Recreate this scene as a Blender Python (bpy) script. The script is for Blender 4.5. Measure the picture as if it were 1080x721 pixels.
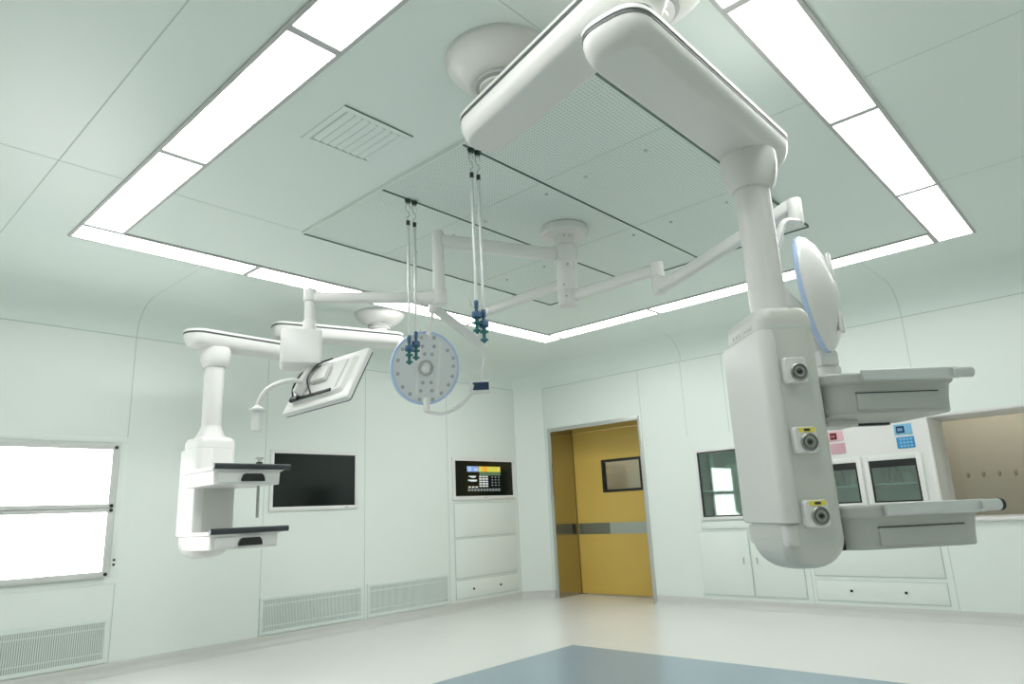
import bpy, bmesh, math, random
from math import pi, sin, cos, sqrt, atan2, radians
from mathutils import Vector, Matrix, Euler

random.seed(4)
SC = bpy.context.scene
for o in list(bpy.data.objects):
    bpy.data.objects.remove(o, do_unlink=True)
COL = SC.collection

# ------------------------------------------------------------------ camera
CAM_F = 723.784
cd = bpy.data.cameras.new('camera')
cam = bpy.data.objects.new('camera', cd)
COL.objects.link(cam)
cd.sensor_fit = 'HORIZONTAL'
cd.sensor_width = 36.0
cd.lens = CAM_F * 36.0 / 1080.0
cd.clip_start = 0.02
Rm = (Matrix.Rotation(-0.83272588, 3, 'Z') @ Matrix.Rotation(pi / 2 + 0.24327081, 3, 'X')
      @ Matrix.Rotation(-0.04737715, 3, 'Z'))
cam.matrix_world = Matrix.Translation((0, 0, 1.05)) @ Rm.to_4x4()
SC.camera = cam

# ------------------------------------------------------------------ world, exposure
w = bpy.data.worlds.new('world')
SC.world = w
w.use_nodes = True
w.node_tree.nodes['Background'].inputs[0].default_value = (0.8, 0.9, 0.85, 1)
w.node_tree.nodes['Background'].inputs[1].default_value = 0.3
SC.view_settings.view_transform = 'Standard'
SC.view_settings.look = 'None'
SC.view_settings.exposure = 0.15
SC.view_settings.gamma = 1.0
SC.view_settings.use_curve_mapping = False
PANEL_E = 10.5        # radiance of the ceiling light panels
VIEWER_E = 5.0       # radiance of the film viewer

# ------------------------------------------------------------------ room constants
XB, YL, ZC = 6.95, 6.10, 2.913      # back wall plane, left wall plane, ceiling
X0, Y0 = -0.9, -1.2                 # walls behind the camera
ZS = 2.63                           # seam where the ceiling cove starts

# ------------------------------------------------------------------ materials
MATS = {}


def mat(name, col, rough=0.5, metal=0.0, emit=None, es=0.0, coat=0.0, noise=0.0, nscale=3.0, spec=0.5):
    m = bpy.data.materials.new(name)
    m.use_nodes = True
    nt = m.node_tree
    b = nt.nodes['Principled BSDF']
    b.inputs['Base Color'].default_value = (*col, 1)
    b.inputs['Roughness'].default_value = rough
    b.inputs['Metallic'].default_value = metal
    b.inputs['Specular IOR Level'].default_value = spec
    if coat:
        b.inputs['Coat Weight'].default_value = coat
        b.inputs['Coat Roughness'].default_value = 0.1
    if emit:
        b.inputs['Emission Color'].default_value = (*emit, 1)
        b.inputs['Emission Strength'].default_value = es
    if noise:
        tc = nt.nodes.new('ShaderNodeTexCoord')
        nz = nt.nodes.new('ShaderNodeTexNoise')
        nz.inputs['Scale'].default_value = nscale
        nz.inputs['Detail'].default_value = 3
        mx = nt.nodes.new('ShaderNodeMix')
        mx.data_type = 'RGBA'
        mx.inputs[6].default_value = (*[c * (1 - noise) for c in col], 1)
        mx.inputs[7].default_value = (*[min(1, c * (1 + noise)) for c in col], 1)
        nt.links.new(tc.outputs['Object'], nz.inputs['Vector'])
        nt.links.new(nz.outputs['Fac'], mx.inputs[0])
        nt.links.new(mx.outputs[2], b.inputs['Base Color'])
    MATS[name] = m
    return m


wall_m = mat('mint_wall_panel', (0.80, 0.860, 0.817), 0.38, noise=0.012, nscale=1.2)
ceil_m = mat('mint_ceiling_panel', (0.795, 0.878, 0.832), 0.36, noise=0.015, nscale=1.0)
seam_m = mat('panel_seam', (0.54, 0.63, 0.58), 0.6)
seam_dark = mat('dark_seam', (0.16, 0.22, 0.19), 0.6)
floor_m = mat('grey_vinyl', (0.76, 0.765, 0.735), 0.22, noise=0.02, nscale=2.0)
blue_m = mat('blue_vinyl', (0.30, 0.39, 0.455), 0.24, noise=0.03, nscale=2.0)
skirt_m = mat('grey_skirting', (0.60, 0.61, 0.58), 0.35)
white_m = mat('white_enamel', (0.80, 0.80, 0.78), 0.28, noise=0.008)
arm_m = mat('white_pendant_paint', (0.725, 0.725, 0.70), 0.30, noise=0.008)
head_m = mat('pale_grey_head_paint', (0.62, 0.63, 0.59), 0.32, noise=0.01)
cover_m = mat('light_cover_paint', (0.72, 0.72, 0.695), 0.35, noise=0.008)
shelf_m = mat('grey_shelf_plastic', (0.48, 0.50, 0.46), 0.4, noise=0.012)
rail_m = mat('satin_rail', (0.62, 0.65, 0.64), 0.3, metal=0.35)
black_m = mat('black_plastic', (0.012, 0.014, 0.014), 0.35)
char_m = mat('charcoal_trim', (0.035, 0.045, 0.05), 0.3)
line_m = mat('dark_inlay', (0.06, 0.075, 0.07), 0.45)
alu_m = mat('brushed_aluminium', (0.58, 0.59, 0.57), 0.35, metal=0.8)
steel_m = mat('stainless_lining', (0.50, 0.47, 0.40), 0.16, metal=1.0)
frame_m = mat('light_frame', (0.52, 0.53, 0.52), 0.4)
yellow_m = mat('yellow_door_laminate', (0.70, 0.48, 0.11), 0.35, noise=0.015)
band_m = mat('grey_band', (0.42, 0.45, 0.41), 0.3, metal=0.3)
bandd_m = mat('dark_grey_band', (0.20, 0.20, 0.16), 0.3, metal=0.3)
grille_m = mat('grille_paint', (0.74, 0.82, 0.78), 0.4)
cavity_m = mat('grille_cavity', (0.36, 0.42, 0.39), 0.8)
screen_m = mat('black_screen', (0.008, 0.012, 0.010), 0.12)
lamp_m = mat('lit_panel', (0.9, 0.9, 0.9), 0.4, emit=(1.0, 1.0, 0.985), es=PANEL_E)
view_m = mat('lit_film_viewer', (0.9, 0.9, 0.9), 0.4, emit=(1.0, 1.0, 1.0), es=VIEWER_E)
yel_lab = mat('yellow_label', (0.85, 0.74, 0.10), 0.5)
pink_m = mat('pink_panel', (0.75, 0.45, 0.50), 0.4)
pink2_m = mat('pink_keypad', (0.62, 0.38, 0.42), 0.4)
blue_p = mat('light_blue_panel', (0.22, 0.50, 0.72), 0.35)
blue_p2 = mat('blue_keypad', (0.04, 0.27, 0.55), 0.35)
navy_m = mat('navy_display', (0.02, 0.05, 0.10), 0.2)
maroon_m = mat('maroon_display', (0.10, 0.02, 0.03), 0.2)
beige_m = mat('beige_wall', (0.48, 0.44, 0.36), 0.6, noise=0.03)
jamb_m = mat('pale_jamb', (0.88, 0.87, 0.84), 0.5)
inner_m = mat('cabinet_inside', (0.52, 0.62, 0.58), 0.45)
dkgreen_m = mat('dark_green_strip', (0.02, 0.05, 0.04), 0.3)
teal_m = mat('teal_clamp', (0.015, 0.15, 0.15), 0.3)
tealb_m = mat('blue_clamp', (0.025, 0.10, 0.20), 0.3)
rim_m = mat('blue_lamp_rim', (0.50, 0.64, 0.90), 0.25)
lens_m = mat('lamp_lens', (0.76, 0.79, 0.79), 0.22)
led_m = mat('led_cell', (0.44, 0.48, 0.50), 0.25)
ring_m = mat('grey_ring', (0.45, 0.48, 0.48), 0.3)
shade_grey = mat('mid_grey_plastic', (0.42, 0.43, 0.42), 0.4)
socket_m = mat('socket_metal', (0.30, 0.31, 0.29), 0.3, metal=0.5)


def glass_mat(name, col=(0.9, 1, 0.96), rough=0.02, alpha=0.75):
    m = bpy.data.materials.new(name)
    m.use_nodes = True
    nt = m.node_tree
    nt.nodes.clear()
    out = nt.nodes.new('ShaderNodeOutputMaterial')
    mix = nt.nodes.new('ShaderNodeMixShader')
    tr = nt.nodes.new('ShaderNodeBsdfTransparent')
    tr.inputs[0].default_value = (*col, 1)
    gl = nt.nodes.new('ShaderNodeBsdfGlossy')
    gl.inputs['Roughness'].default_value = rough
    fr = nt.nodes.new('ShaderNodeFresnel')
    fr.inputs[0].default_value = 1.5
    mth = nt.nodes.new('ShaderNodeMath')
    mth.operation = 'ADD'
    mth.inputs[1].default_value = 1 - alpha - 0.04
    nt.links.new(fr.outputs[0], mth.inputs[0])
    nt.links.new(mth.outputs[0], mix.inputs[0])
    nt.links.new(tr.outputs[0], mix.inputs[1])
    nt.links.new(gl.outputs[0], mix.inputs[2])
    nt.links.new(mix.outputs[0], out.inputs[0])
    return m


glass_m = glass_mat('cabinet_glass', (0.78, 0.92, 0.86), 0.03, 0.86)
clear_m = glass_mat('clear_glass', (0.95, 0.95, 0.93), 0.02, 0.96)


def perforated(name, base, hole, pitch, rad):
    """sheet metal punched with a regular grid of round holes"""
    m = mat(name, base, 0.4)
    nt = m.node_tree
    b = nt.nodes['Principled BSDF']
    tc = nt.nodes.new('ShaderNodeTexCoord')
    sc = nt.nodes.new('ShaderNodeVectorMath')
    sc.operation = 'SCALE'
    sc.inputs[3].default_value = 1 / pitch
    fr = nt.nodes.new('ShaderNodeVectorMath')
    fr.operation = 'FRACTION'
    sub = nt.nodes.new('ShaderNodeVectorMath')
    sub.operation = 'SUBTRACT'
    sub.inputs[1].default_value = (0.5, 0.5, 0.5)
    mul = nt.nodes.new('ShaderNodeVectorMath')
    mul.operation = 'MULTIPLY'
    mul.inputs[1].default_value = (1, 1, 0)
    ln = nt.nodes.new('ShaderNodeVectorMath')
    ln.operation = 'LENGTH'
    lt = nt.nodes.new('ShaderNodeMath')
    lt.operation = 'LESS_THAN'
    lt.inputs[1].default_value = rad / pitch
    mx = nt.nodes.new('ShaderNodeMix')
    mx.data_type = 'RGBA'
    mx.inputs[6].default_value = (*base, 1)
    mx.inputs[7].default_value = (*hole, 1)
    L = nt.links.new
    L(tc.outputs['Object'], sc.inputs[0])
    L(sc.outputs[0], fr.inputs[0])
    L(fr.outputs[0], sub.inputs[0])
    L(sub.outputs[0], mul.inputs[0])
    L(mul.outputs[0], ln.inputs[0])
    L(ln.outputs['Value'], lt.inputs[0])
    L(lt.outputs[0], mx.inputs[0])
    L(mx.outputs[2], b.inputs['Base Color'])
    return m


perf_m = perforated('perforated_screen', (0.75, 0.835, 0.785), (0.46, 0.53, 0.49), 0.020, 0.0048)


# ------------------------------------------------------------------ mesh helpers
def box(bm, a, b, mi=0, bev=0.0, seg=2):
    """axis aligned box from corner a to corner b"""
    a, b = [min(p, q) for p, q in zip(a, b)], [max(p, q) for p, q in zip(a, b)]
    g = bmesh.ops.create_cube(bm, size=1.0)
    vs = g['verts']
    for v in vs:
        v.co = Vector([a[i] + (v.co[i] + 0.5) * (b[i] - a[i]) for i in range(3)])
    fs = {f for v in vs for f in v.link_faces}
    for f in fs:
        f.material_index = mi
    if bev > 0:
        es = list({e for v in vs for e in v.link_edges})
        r = bmesh.ops.bevel(bm, geom=es, offset=bev, segments=seg, affect='EDGES', profile=0.5)
        for f in r['faces']:
            f.material_index = mi
    return bm


def loft(bm, loops, mi=0, cap=True, closed=True):
    rows = [[bm.verts.new(p) for p in lp] for lp in loops]
    n = len(rows[0])
    for i in range(len(rows) - 1):
        for j in range(n if closed else n - 1):
            k = (j + 1) % n
            f = bm.faces.new((rows[i][j], rows[i][k], rows[i + 1][k], rows[i + 1][j]))
            f.material_index = mi
    if cap:
        f = bm.faces.new(list(reversed(rows[0])))
        f.material_index = mi
        f = bm.faces.new(rows[-1])
        f.material_index = mi
    return rows


def rrect(w_, d_, r, z, cx=0, cy=0, n=6):
    r = min(r, w_ / 2 - 1e-4, d_ / 2 - 1e-4)
    pts = []
    for qx, qy, a0 in ((1, 1, 0), (-1, 1, 90), (-1, -1, 180), (1, -1, 270)):
        for i in range(n + 1):
            a = radians(a0 + 90 * i / n)
            pts.append(Vector((cx + qx * (w_ / 2 - r) + r * cos(a), cy + qy * (d_ / 2 - r) + r * sin(a), z)))
    return pts


def lathe(bm, prof, c=(0, 0, 0), n=40, mi=0, axis=None):
    """prof: (radius, height) pairs, about z through c (or about the given axis)"""
    M = Matrix.Identity(3)
    if axis is not None:
        M = Vector((0, 0, 1)).rotation_difference(Vector(axis).normalized()).to_matrix()
    c = Vector(c)
    loops = []
    for r, h in prof:
        loops.append([c + M @ Vector((max(r, 1e-4) * cos(2 * pi * i / n), max(r, 1e-4) * sin(2 * pi * i / n), h))
                      for i in range(n)])
    loft(bm, loops, mi)


def cyl(bm, p, q, r, n=20, mi=0, r2=None, bev=0.0):
    p, q = Vector(p), Vector(q)
    L_ = (q - p).length
    r2 = r if r2 is None else r2
    if bev > 0:
        prof = [(r - bev, 0), (r - bev * .3, bev * .3), (r, bev), (r2, L_ - bev), (r2 - bev * .3, L_ - bev * .3), (r2 - bev, L_)]
    else:
        prof = [(r, 0), (r2, L_)]
    lathe(bm, prof, p, n, mi, q - p)


def smooth_path(pts, sub=6):
    P = [Vector(p) for p in pts]
    if len(P) < 3:
        return P
    Q = [2 * P[0] - P[1]] + P + [2 * P[-1] - P[-2]]
    out = []
    for i in range(1, len(Q) - 2):
        a, b, c, d = Q[i - 1], Q[i], Q[i + 1], Q[i + 2]
        for s in range(sub):
            t = s / sub
            out.append(0.5 * ((2 * b) + (c - a) * t + (2 * a - 5 * b + 4 * c - d) * t * t + (3 * b - a - 3 * c + d) * t ** 3))
    out.append(P[-1])
    return out


def tube(bm, pts, r, n=12, mi=0, sub=6, smooth=True, sx=1.0):
    P = smooth_path(pts, sub) if smooth else [Vector(p) for p in pts]
    loops = []
    prev = None
    for i, p in enumerate(P):
        t = (P[min(i + 1, len(P) - 1)] - P[max(i - 1, 0)]).normalized()
        if prev is None:
            ref = Vector((0, 0, 1)) if abs(t.z) < 0.9 else Vector((1, 0, 0))
            nrm = (ref - ref.dot(t) * t).normalized()
        else:
            nrm = (prev - prev.dot(t) * t).normalized()
        prev = nrm
        bn = t.cross(nrm)
        rr = r[i] if isinstance(r, (list, tuple)) else r
        loops.append([p + rr * (cos(2 * pi * k / n) * nrm + sx * sin(2 * pi * k / n) * bn) for k in range(n)])
    loft(bm, loops, mi)


def beam(bm, p, q, w_, h_, r=0.01, mi=0, w2=None, h2=None, n=4):
    """rounded rectangular bar from p to q; w_ sideways, h_ upwards"""
    p, q = Vector(p), Vector(q)
    t = (q - p).normalized()
    up = Vector((0, 0, 1)) if abs(t.z) < 0.95 else Vector((1, 0, 0))
    s = t.cross(up).normalized()
    u = s.cross(t)
    w2 = w2 or w_
    h2 = h2 or h_
    loops = []
    for c, a, b in ((p, w_, h_), (q, w2, h2)):
        loops.append([c + s * v.x + u * v.y for v in rrect(a, b, r, 0, n=n)])
    e = t * min(0.006, w_ * .1)
    first = [v.lerp(p, 0.12) - e for v in loops[0]]
    last = [v.lerp(q, 0.12) + e for v in loops[1]]
    loft(bm, [first] + loops + [last], mi)


def quad(bm, pts, mi=0):
    f = bm.faces.new([bm.verts.new(p) for p in pts])
    f.material_index = mi
    return f


def obj(name, bm, mats, parent=None, smooth=0.6, loc=None):
    """link the bmesh as ONE object; faces meeting below the angle are shaded smooth"""
    bmesh.ops.recalc_face_normals(bm, faces=bm.faces)
    me = bpy.data.meshes.new(name)
    bm.to_mesh(me)
    bm.free()
    for m in (mats if isinstance(mats, (list, tuple)) else [mats]):
        me.materials.append(m)
    if smooth:
        me.shade_smooth()
        me.set_sharp_from_angle(angle=smooth)
    o = bpy.data.objects.new(name, me)
    COL.objects.link(o)
    if parent:
        o.parent = parent
    if loc:
        o.location = loc
    return o


def thing(name, label, cat, loc=(0, 0, 0), rz=0.0, group=None):
    o = bpy.data.objects.new(name, None)
    COL.objects.link(o)
    o.empty_display_size = 0.1
    o.location = loc
    o.rotation_euler = (0, 0, rz)
    o['label'] = label
    o['category'] = cat
    if group:
        o['group'] = group
    return o


def tag(o, label, cat, group=None):
    o['label'] = label
    o['category'] = cat
    if group:
        o['group'] = group
    return o


def struct(name, bm, mats, smooth=0.6):
    o = obj(name, bm, mats, None, smooth)
    o['kind'] = 'structure'
    return o


def BM():
    return bmesh.new()


# ================================================================== ROOM SHELL
CH = 0.28     # corner chamfer
# openings in the back wall: (y0, y1, z0, z1)
DOOR = (4.38, 5.72, 0.0, 2.045)
WIN = (-0.35, 1.42, 0.83, 1.70)
CABA = (2.70, 3.66, 0.91, 1.59)       # tall glass cabinet
GL_A = (2.70, 3.66, 0.91, 1.59)


def wall_with_holes(bm, axis, pos, thick, u0, u1, z0, z1, holes, mi=0):
    """slab split in a grid of cells so that holes stay open"""
    us = sorted({u0, u1, *[h[0] for h in holes], *[h[1] for h in holes]})
    zs = sorted({z0, z1, *[h[2] for h in holes], *[h[3] for h in holes]})
    for i in range(len(us) - 1):
        for j in range(len(zs) - 1):
            uc, zc = (us[i] + us[i + 1]) / 2, (zs[j] + zs[j + 1]) / 2
            if any(h[0] < uc < h[1] and h[2] < zc < h[3] for h in holes):
                continue
            if axis == 'x':
                box(bm, (pos, us[i], zs[j]), (pos + thick, us[i + 1], zs[j + 1]), mi)
            else:
                box(bm, (us[i], pos, zs[j]), (us[i + 1], pos + thick, zs[j + 1]), mi)


# floor
bm = BM()
box(bm, (X0 - .15, Y0 - .15, -0.12), (XB + 0.9, YL + .15, 0.0))
struct('floor', bm, floor_m)
bm = BM()
box(bm, (0.9, 0.9, 0.0), (4.63, 3.71, 0.0015), 0)
struct('floor_inlay', bm, blue_m)

# left wall (plane y = YL) with seams
bm = BM()
box(bm, (X0 - .15, YL, 0), (XB - CH, YL + .12, ZS + .3))
s = 0.003
for x in (0.82, 2.00, 3.20, 4.32, 5.48):
    box(bm, (x - s, YL - .0012, .09), (x + s, YL + .01, ZS), 1)
box(bm, (X0, YL - .0012, ZS - .004), (XB - CH, YL + .01, ZS + .004), 1)
struct('wall_left', bm, [wall_m, seam_m])

# corner chamfer panel
bm = BM()
pts = [(XB - CH, YL), (XB, YL - CH), (XB + .1, YL - CH), (XB + .1, YL + .12), (XB - CH, YL + .12)]
loft(bm, [[Vector((x, y, z)) for x, y in pts] for z in (0, ZS + .3)])
for (ax, ay) in ((XB - CH, YL), (XB, YL - CH)):
    cyl(bm, (ax, ay, .09), (ax, ay, ZS), 0.003, 8, 1)
struct('wall_corner', bm, [wall_m, seam_m])

# back wall (plane x = XB) with holes
HOLES = [DOOR, WIN, (3.16, 3.66, 0.91, 1.59), (2.03, 2.39, 0.99, 1.36), (1.55, 1.95, 0.985, 1.36)]
bm = BM()
wall_with_holes(bm, 'x', XB, .12, Y0 - .15, YL - CH, 0, ZS + .3, HOLES)
for y, za, zb in ((4.33, 2.06, ZS), (3.76, 1.78, ZS), (3.26, 1.78, ZS), (2.62, 1.72, ZS), (1.46, 1.72, ZS),
                  (0.3, 1.74, ZS), (3.76, .09, .14), (2.62, .09, .8), (1.44, .09, .8), (0.3, .09, .8)):
    box(bm, (XB - .0012, y - s, za), (XB + .01, y + s, zb), 1)
box(bm, (XB - .0012, Y0, ZS - .004), (XB + .01, YL - CH, ZS + .004), 1)
struct('wall_back', bm, [wall_m, seam_m])

# walls behind the camera
bm = BM()
box(bm, (X0 - .15, Y0, 0), (X0, YL, ZC))
struct('wall_front', bm, wall_m)
bm = BM()
box(bm, (X0, Y0 - .15, 0), (XB, Y0, ZC))
struct('wall_right', bm, wall_m)

# ceiling with rounded cove on the left, corner and back sides
bm = BM()
prof = []
RC = 0.28
for i in range(9):
    a = pi / 2 * i / 8
    prof.append((0.32 * (1 - cos(a)), ZS + RC * sin(a)))


def foot(d):
    """room footprint moved in by d on the coved sides"""
    k = math.tan(pi / 8) * d
    return [(X0 - .1, YL - d), (XB - CH - k, YL - d), (XB - d, YL - CH - k), (XB - d, Y0 - .1)]


rows = [[bm.verts.new((x, y, z)) for x, y in foot(d)] for d, z in prof]
for i in range(len(rows) - 1):
    for j in range(3):
        bm.faces.new((rows[i][j], rows[i][j + 1], rows[i + 1][j + 1], rows[i + 1][j]))
top = [bm.verts.new((x, y, ZC - .003)) for x, y in foot(0.32)]
for j in range(3):
    bm.faces.new((rows[-1][j], rows[-1][j + 1], top[j + 1], top[j]))
c = bm.verts.new((X0 - .1, Y0 - .1, ZC - .003))
bm.faces.new([c] + top[::1])
bmesh.ops.remove_doubles(bm, verts=bm.verts, dist=1e-5)
# slab above
box(bm, (X0 - .15, Y0 - .15, ZC + .002), (XB + .1, YL + .12, ZC + .12))
ce_z = ZC - .003
def cseam(a, b, w_=0.003, mi=1):
    (ax, ay), (bx, by) = a, b
    if abs(ax - bx) < 1e-6:
        box(bm, (ax - w_, ay, ce_z - .0012), (ax + w_, by, ce_z + .003), mi)
    else:
        box(bm, (ax, ay - w_, ce_z - .0012), (bx, ay + w_, ce_z + .003), mi)
cseam((0.81, Y0), (0.81, 5.78), .0028)
for yy in (3.82, 1.46):
    cseam((X0, yy), (1.11, yy), .002)
    cseam((1.38, yy), (2.19, yy), .0013)
cseam((2.0, 4.83), (2.0, 5.78), .0012)
cseam((3.18, 0.91), (3.18, 1.46), .0012)
cseam((3.18, Y0), (3.18, 0.64), .0012)
cseam((4.7, Y0), (4.7, 0.64), .0012)
cseam((5.86, 1.46), (6.63, 1.46), .0012)
for jx in (2.0,):          # cove seams on the left side
    for i in range(8):
        d0, z0_ = prof[i]; d1, z1_ = prof[i + 1]
        quad(bm, [(jx - s, YL - d0 - .0015, z0_ - .001), (jx + s, YL - d0 - .0015, z0_ - .001),
                  (jx + s, YL - d1 - .0015, z1_ - .0015), (jx - s, YL - d1 - .0015, z1_ - .0015)], 1)
for jy in (1.46, 3.74):
    for i in range(8):
        d0, z0_ = prof[i]; d1, z1_ = prof[i + 1]
        quad(bm, [(XB - d0 - .0015, jy - s, z0_ - .001), (XB - d0 - .0015, jy + s, z0_ - .001),
                  (XB - d1 - .0015, jy + s, z1_ - .0015), (XB - d1 - .0015, jy - s, z1_ - .0015)], 1)
ce = obj('ceiling', bm, [ceil_m, seam_m], None, 0.6)
ce['kind'] = 'structure'


# coved skirting
def skirting(name, path):
    bm = BM()
    loops = []
    pr = [(0.0, 0.0), (0.062, 0.0), (0.058, 0.004), (0.036, 0.012), (0.018, 0.030), (0.012, 0.055), (0.011, 0.085), (0.008, 0.090), (0.0, 0.091)]
    # path: list of (point, inward normal scaled for mitre)
    for (x, y), (nx, ny) in path:
        loops.append([Vector((x + nx * d, y + ny * d, z)) for d, z in pr])
    loft(bm, loops)
    return struct(name, bm, skirt_m)


k8 = math.tan(pi / 8)
skirting('baseboard_left', [((X0, YL), (0, -1)), ((XB - CH, YL), (-k8, -1))])
skirting('baseboard_corner', [((XB - CH, YL), (-k8, -1)), ((XB, YL - CH), (-1, -k8)), ((XB, 5.775), (-1, 0))])
skirting('baseboard_back', [((XB, 4.325), (-1, 0)), ((XB, Y0), (-1, 0))])

# ------------------------------------------------------------------ door
d1 = bpy.data.objects.new('door_1', None)
COL.objects.link(d1)
d1['kind'] = 'structure'
d1.location = (XB, 5.05, 0)


def world_child(o, parent):
    """mesh built in world coordinates goes under an unrotated parent"""
    o.parent = parent
    o.location = -Vector(parent.location)
    return o


y0, y1, zz0, zz1 = DOOR
bm = BM()
t = 0.045
DEP = 0.44
# trim on the wall face
box(bm, (XB - .012, y0 - t, 0), (XB + .01, y0, zz1 + t), 0, .002)
box(bm, (XB - .012, y1, 0), (XB + .01, y1 + t, zz1 + t), 0, .002)
box(bm, (XB - .012, y0, zz1), (XB + .01, y1, zz1 + t), 0, .002)
world_child(obj('door_frame', bm, alu_m), d1)
bm = BM()
box(bm, (XB - .010, y1 - .008, 0), (XB + DEP + .1, y1 + .03, zz1 + .03))
box(bm, (XB - .010, y0 - .03, 0), (XB + DEP - .012, y0 + .004, zz1 + .03))
box(bm, (XB - .010, y0, zz1 - .004), (XB + DEP - .004, y1, zz1 + .03))
world_child(obj('door_lining', bm, steel_m), d1)
# leaf: sliding panel behind the opening
XL_ = XB + DEP
bm = BM()
LY0, LY1 = 4.20, 5.705
PW = (4.66, 5.26, 1.245, 1.655)
wall_with_holes(bm, 'x', XL_, .045, LY0, LY1, 0.012, 2.04, [PW])
lf = world_child(obj('door_leaf', bm, yellow_m), d1)
def sub(o, parent_child, root):
    o.parent = parent_child
    return o
bm = BM()
b_ = .032
box(bm, (XL_ - .012, PW[0], PW[2]), (XL_ + .05, PW[0] + b_, PW[3]), 0, .003)
box(bm, (XL_ - .012, PW[1] - b_, PW[2]), (XL_ + .05, PW[1], PW[3]), 0, .003)
box(bm, (XL_ - .012, PW[0] + b_, PW[2]), (XL_ + .05, PW[1] - b_, PW[2] + b_), 0, .003)
box(bm, (XL_ - .012, PW[0] + b_, PW[3] - b_), (XL_ + .05, PW[1] - b_, PW[3]), 0, .003)
obj('window_frame', bm, black_m, lf)
bm = BM()
box(bm, (XL_ + .005, PW[0] + b_, PW[2] + b_), (XL_ + .012, PW[1] - b_, PW[3] - b_))
obj('pane', bm, glass_mat('door_glass', (0.85, 0.87, 0.83), 0.08, 0.93), lf)
bm = BM()
box(bm, (XL_ - .004, LY0, .735), (XL_ + .001, 5.20, .872), 0)
obj('kick_band', bm, band_m, lf)
bm = BM()
box(bm, (XL_ - .005, 5.2, .735), (XL_ + .001, LY1 - .01, .872), 0)
box(bm, (XL_ - .03, 5.64, .74), (XL_ - .004, 5.655, .87), 0, .003)
obj('pull_plate', bm, bandd_m, lf)
bm = BM()   # jamb stop between lining and leaf, dark gap
box(bm, (XL_ + .01, 5.645, 0), (XL_ + .03, y1, zz1))
world_child(obj('door_stop', bm, steel_m), d1)
# room beyond the door
bm = BM()
box(bm, (XB + .9, 3.6, 0), (XB + .95, 6.3, 2.6))
box(bm, (XB + .125, 6.3, 0), (XB + .95, 6.35, 2.6))
box(bm, (XB + .125, 3.55, 0), (XB + .95, 3.6, 2.6))
struct('wall_corridor', bm, jamb_m)
bm = BM()
box(bm, (XB + .125, 3.55, 2.6), (XB + .95, 6.35, 2.65))
struct('ceiling_corridor', bm, jamb_m)
bm = BM()
box(bm, (XB + .6, 4.3, 2.57), (XB + .8, 5.5, 2.595), 0, .004)  # glowing panel added out of sight so the door pane looks brighter
nl = obj('added_fill_lamp', bm, mat('corridor_fill_glow', (0.9, 0.9, 0.9), 0.4, emit=(1, 0.98, 0.93), es=9))
tag(nl, 'unseen lamp added to brighten the corridor behind the yellow door', 'lamp')

# ------------------------------------------------------------------ window into the next room
w1 = bpy.data.objects.new('window_1', None)
COL.objects.link(w1)
w1['kind'] = 'structure'
w1.location = (XB, 0.9, 0.83)
a0, a1, b0, b1 = WIN
WD = 0.55
bm = BM()
box(bm, (XB + .001, a1 - .006, b0), (XB + WD, a1 + .02, b1 + .02))
box(bm, (XB + .001, a0 - .02, b0), (XB + WD, a0 + .006, b1 + .02))
box(bm, (XB + .001, a0, b1 - .006), (XB + WD, a1, b1 + .02))
box(bm, (XB + .001, a0, b0 - .02), (XB + WD, a1, b0 + .006))
world_child(obj('window_jamb', bm, jamb_m), w1)
bm = BM()
q = .022
box(bm, (XB - .008, a1 - .002, b0 - q), (XB - .0005, a1 + q, b1 + q), 0, .001)
box(bm, (XB - .008, a0 - q, b0 - q), (XB - .0005, a0, b1 + q), 0, .001)
box(bm, (XB - .008, a0, b1), (XB - .0005, a1, b1 + q), 0, .001)
box(bm, (XB - .03, a0, b0 - q), (XB + .02, a1, b0 + .004), 0, .003)
world_child(obj('window_frame', bm, white_m), w1)
bm = BM()
box(bm, (XB + WD - .03, a0, b0), (XB + WD - .022, a1, b1))
world_child(obj('pane', bm, clear_m), w1)
# next room: beige walls
bm = BM()
box(bm, (XB + 1.25, -1.2, -0.1), (XB + 1.3, 2.45, 2.6))
box(bm, (XB + WD, 2.40, -0.1), (XB + 1.25, 2.45, 2.6))
box(bm, (XB + WD, -1.2, -0.1), (XB + 1.25, -1.15, 2.6))
struct('wall_next_room', bm, beige_m)
bm = BM()
box(bm, (XB + .12, -1.2, 2.55), (XB + 1.3, 2.45, 2.6))
struct('ceiling_next_room', bm, beige_m)
# unseen glowing panel added to light the next room and the window jamb
bm = BM()
box(bm, (XB + .5, .1, 2.53), (XB + .9, 1.5, 2.55), 0, .004)
nl = obj('added_fill_lamp', bm, mat('next_room_fill_glow', (0.9, 0.9, 0.9), 0.4, emit=(1, 0.97, 0.9), es=9.0))
tag(nl, 'unseen lamp added to light the beige room behind the wide window', 'lamp')


# ================================================================== CEILING LIGHTS
def light_panel(name, x0, x1, y0_, y1_, label):
    """flush light panel with a slim frame"""
    t_ = thing(name, label, 'ceiling light', ((x0 + x1) / 2, (y0_ + y1_) / 2, ZC - .003), 0, 'light panels of the ceiling ring')
    hx, hy = (x1 - x0) / 2, (y1_ - y0_) / 2
    f = .019
    bm = BM()
    box(bm, (-hx, -hy, -.012), (-hx + f, hy, 0), 0)
    box(bm, (hx - f, -hy, -.012), (hx, hy, 0), 0)
    box(bm, (-hx + f, -hy, -.012), (hx - f, -hy + f, 0), 0)
    box(bm, (-hx + f, hy - f, -.012), (hx - f, hy, 0), 0)
    obj('frame', bm, frame_m, t_)
    bm = BM()
    box(bm, (-hx + f, -hy + f, -.007), (hx - f, hy - f, -.001), 0)
    obj('diffuser', bm, lamp_m, t_)
    return t_


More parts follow.
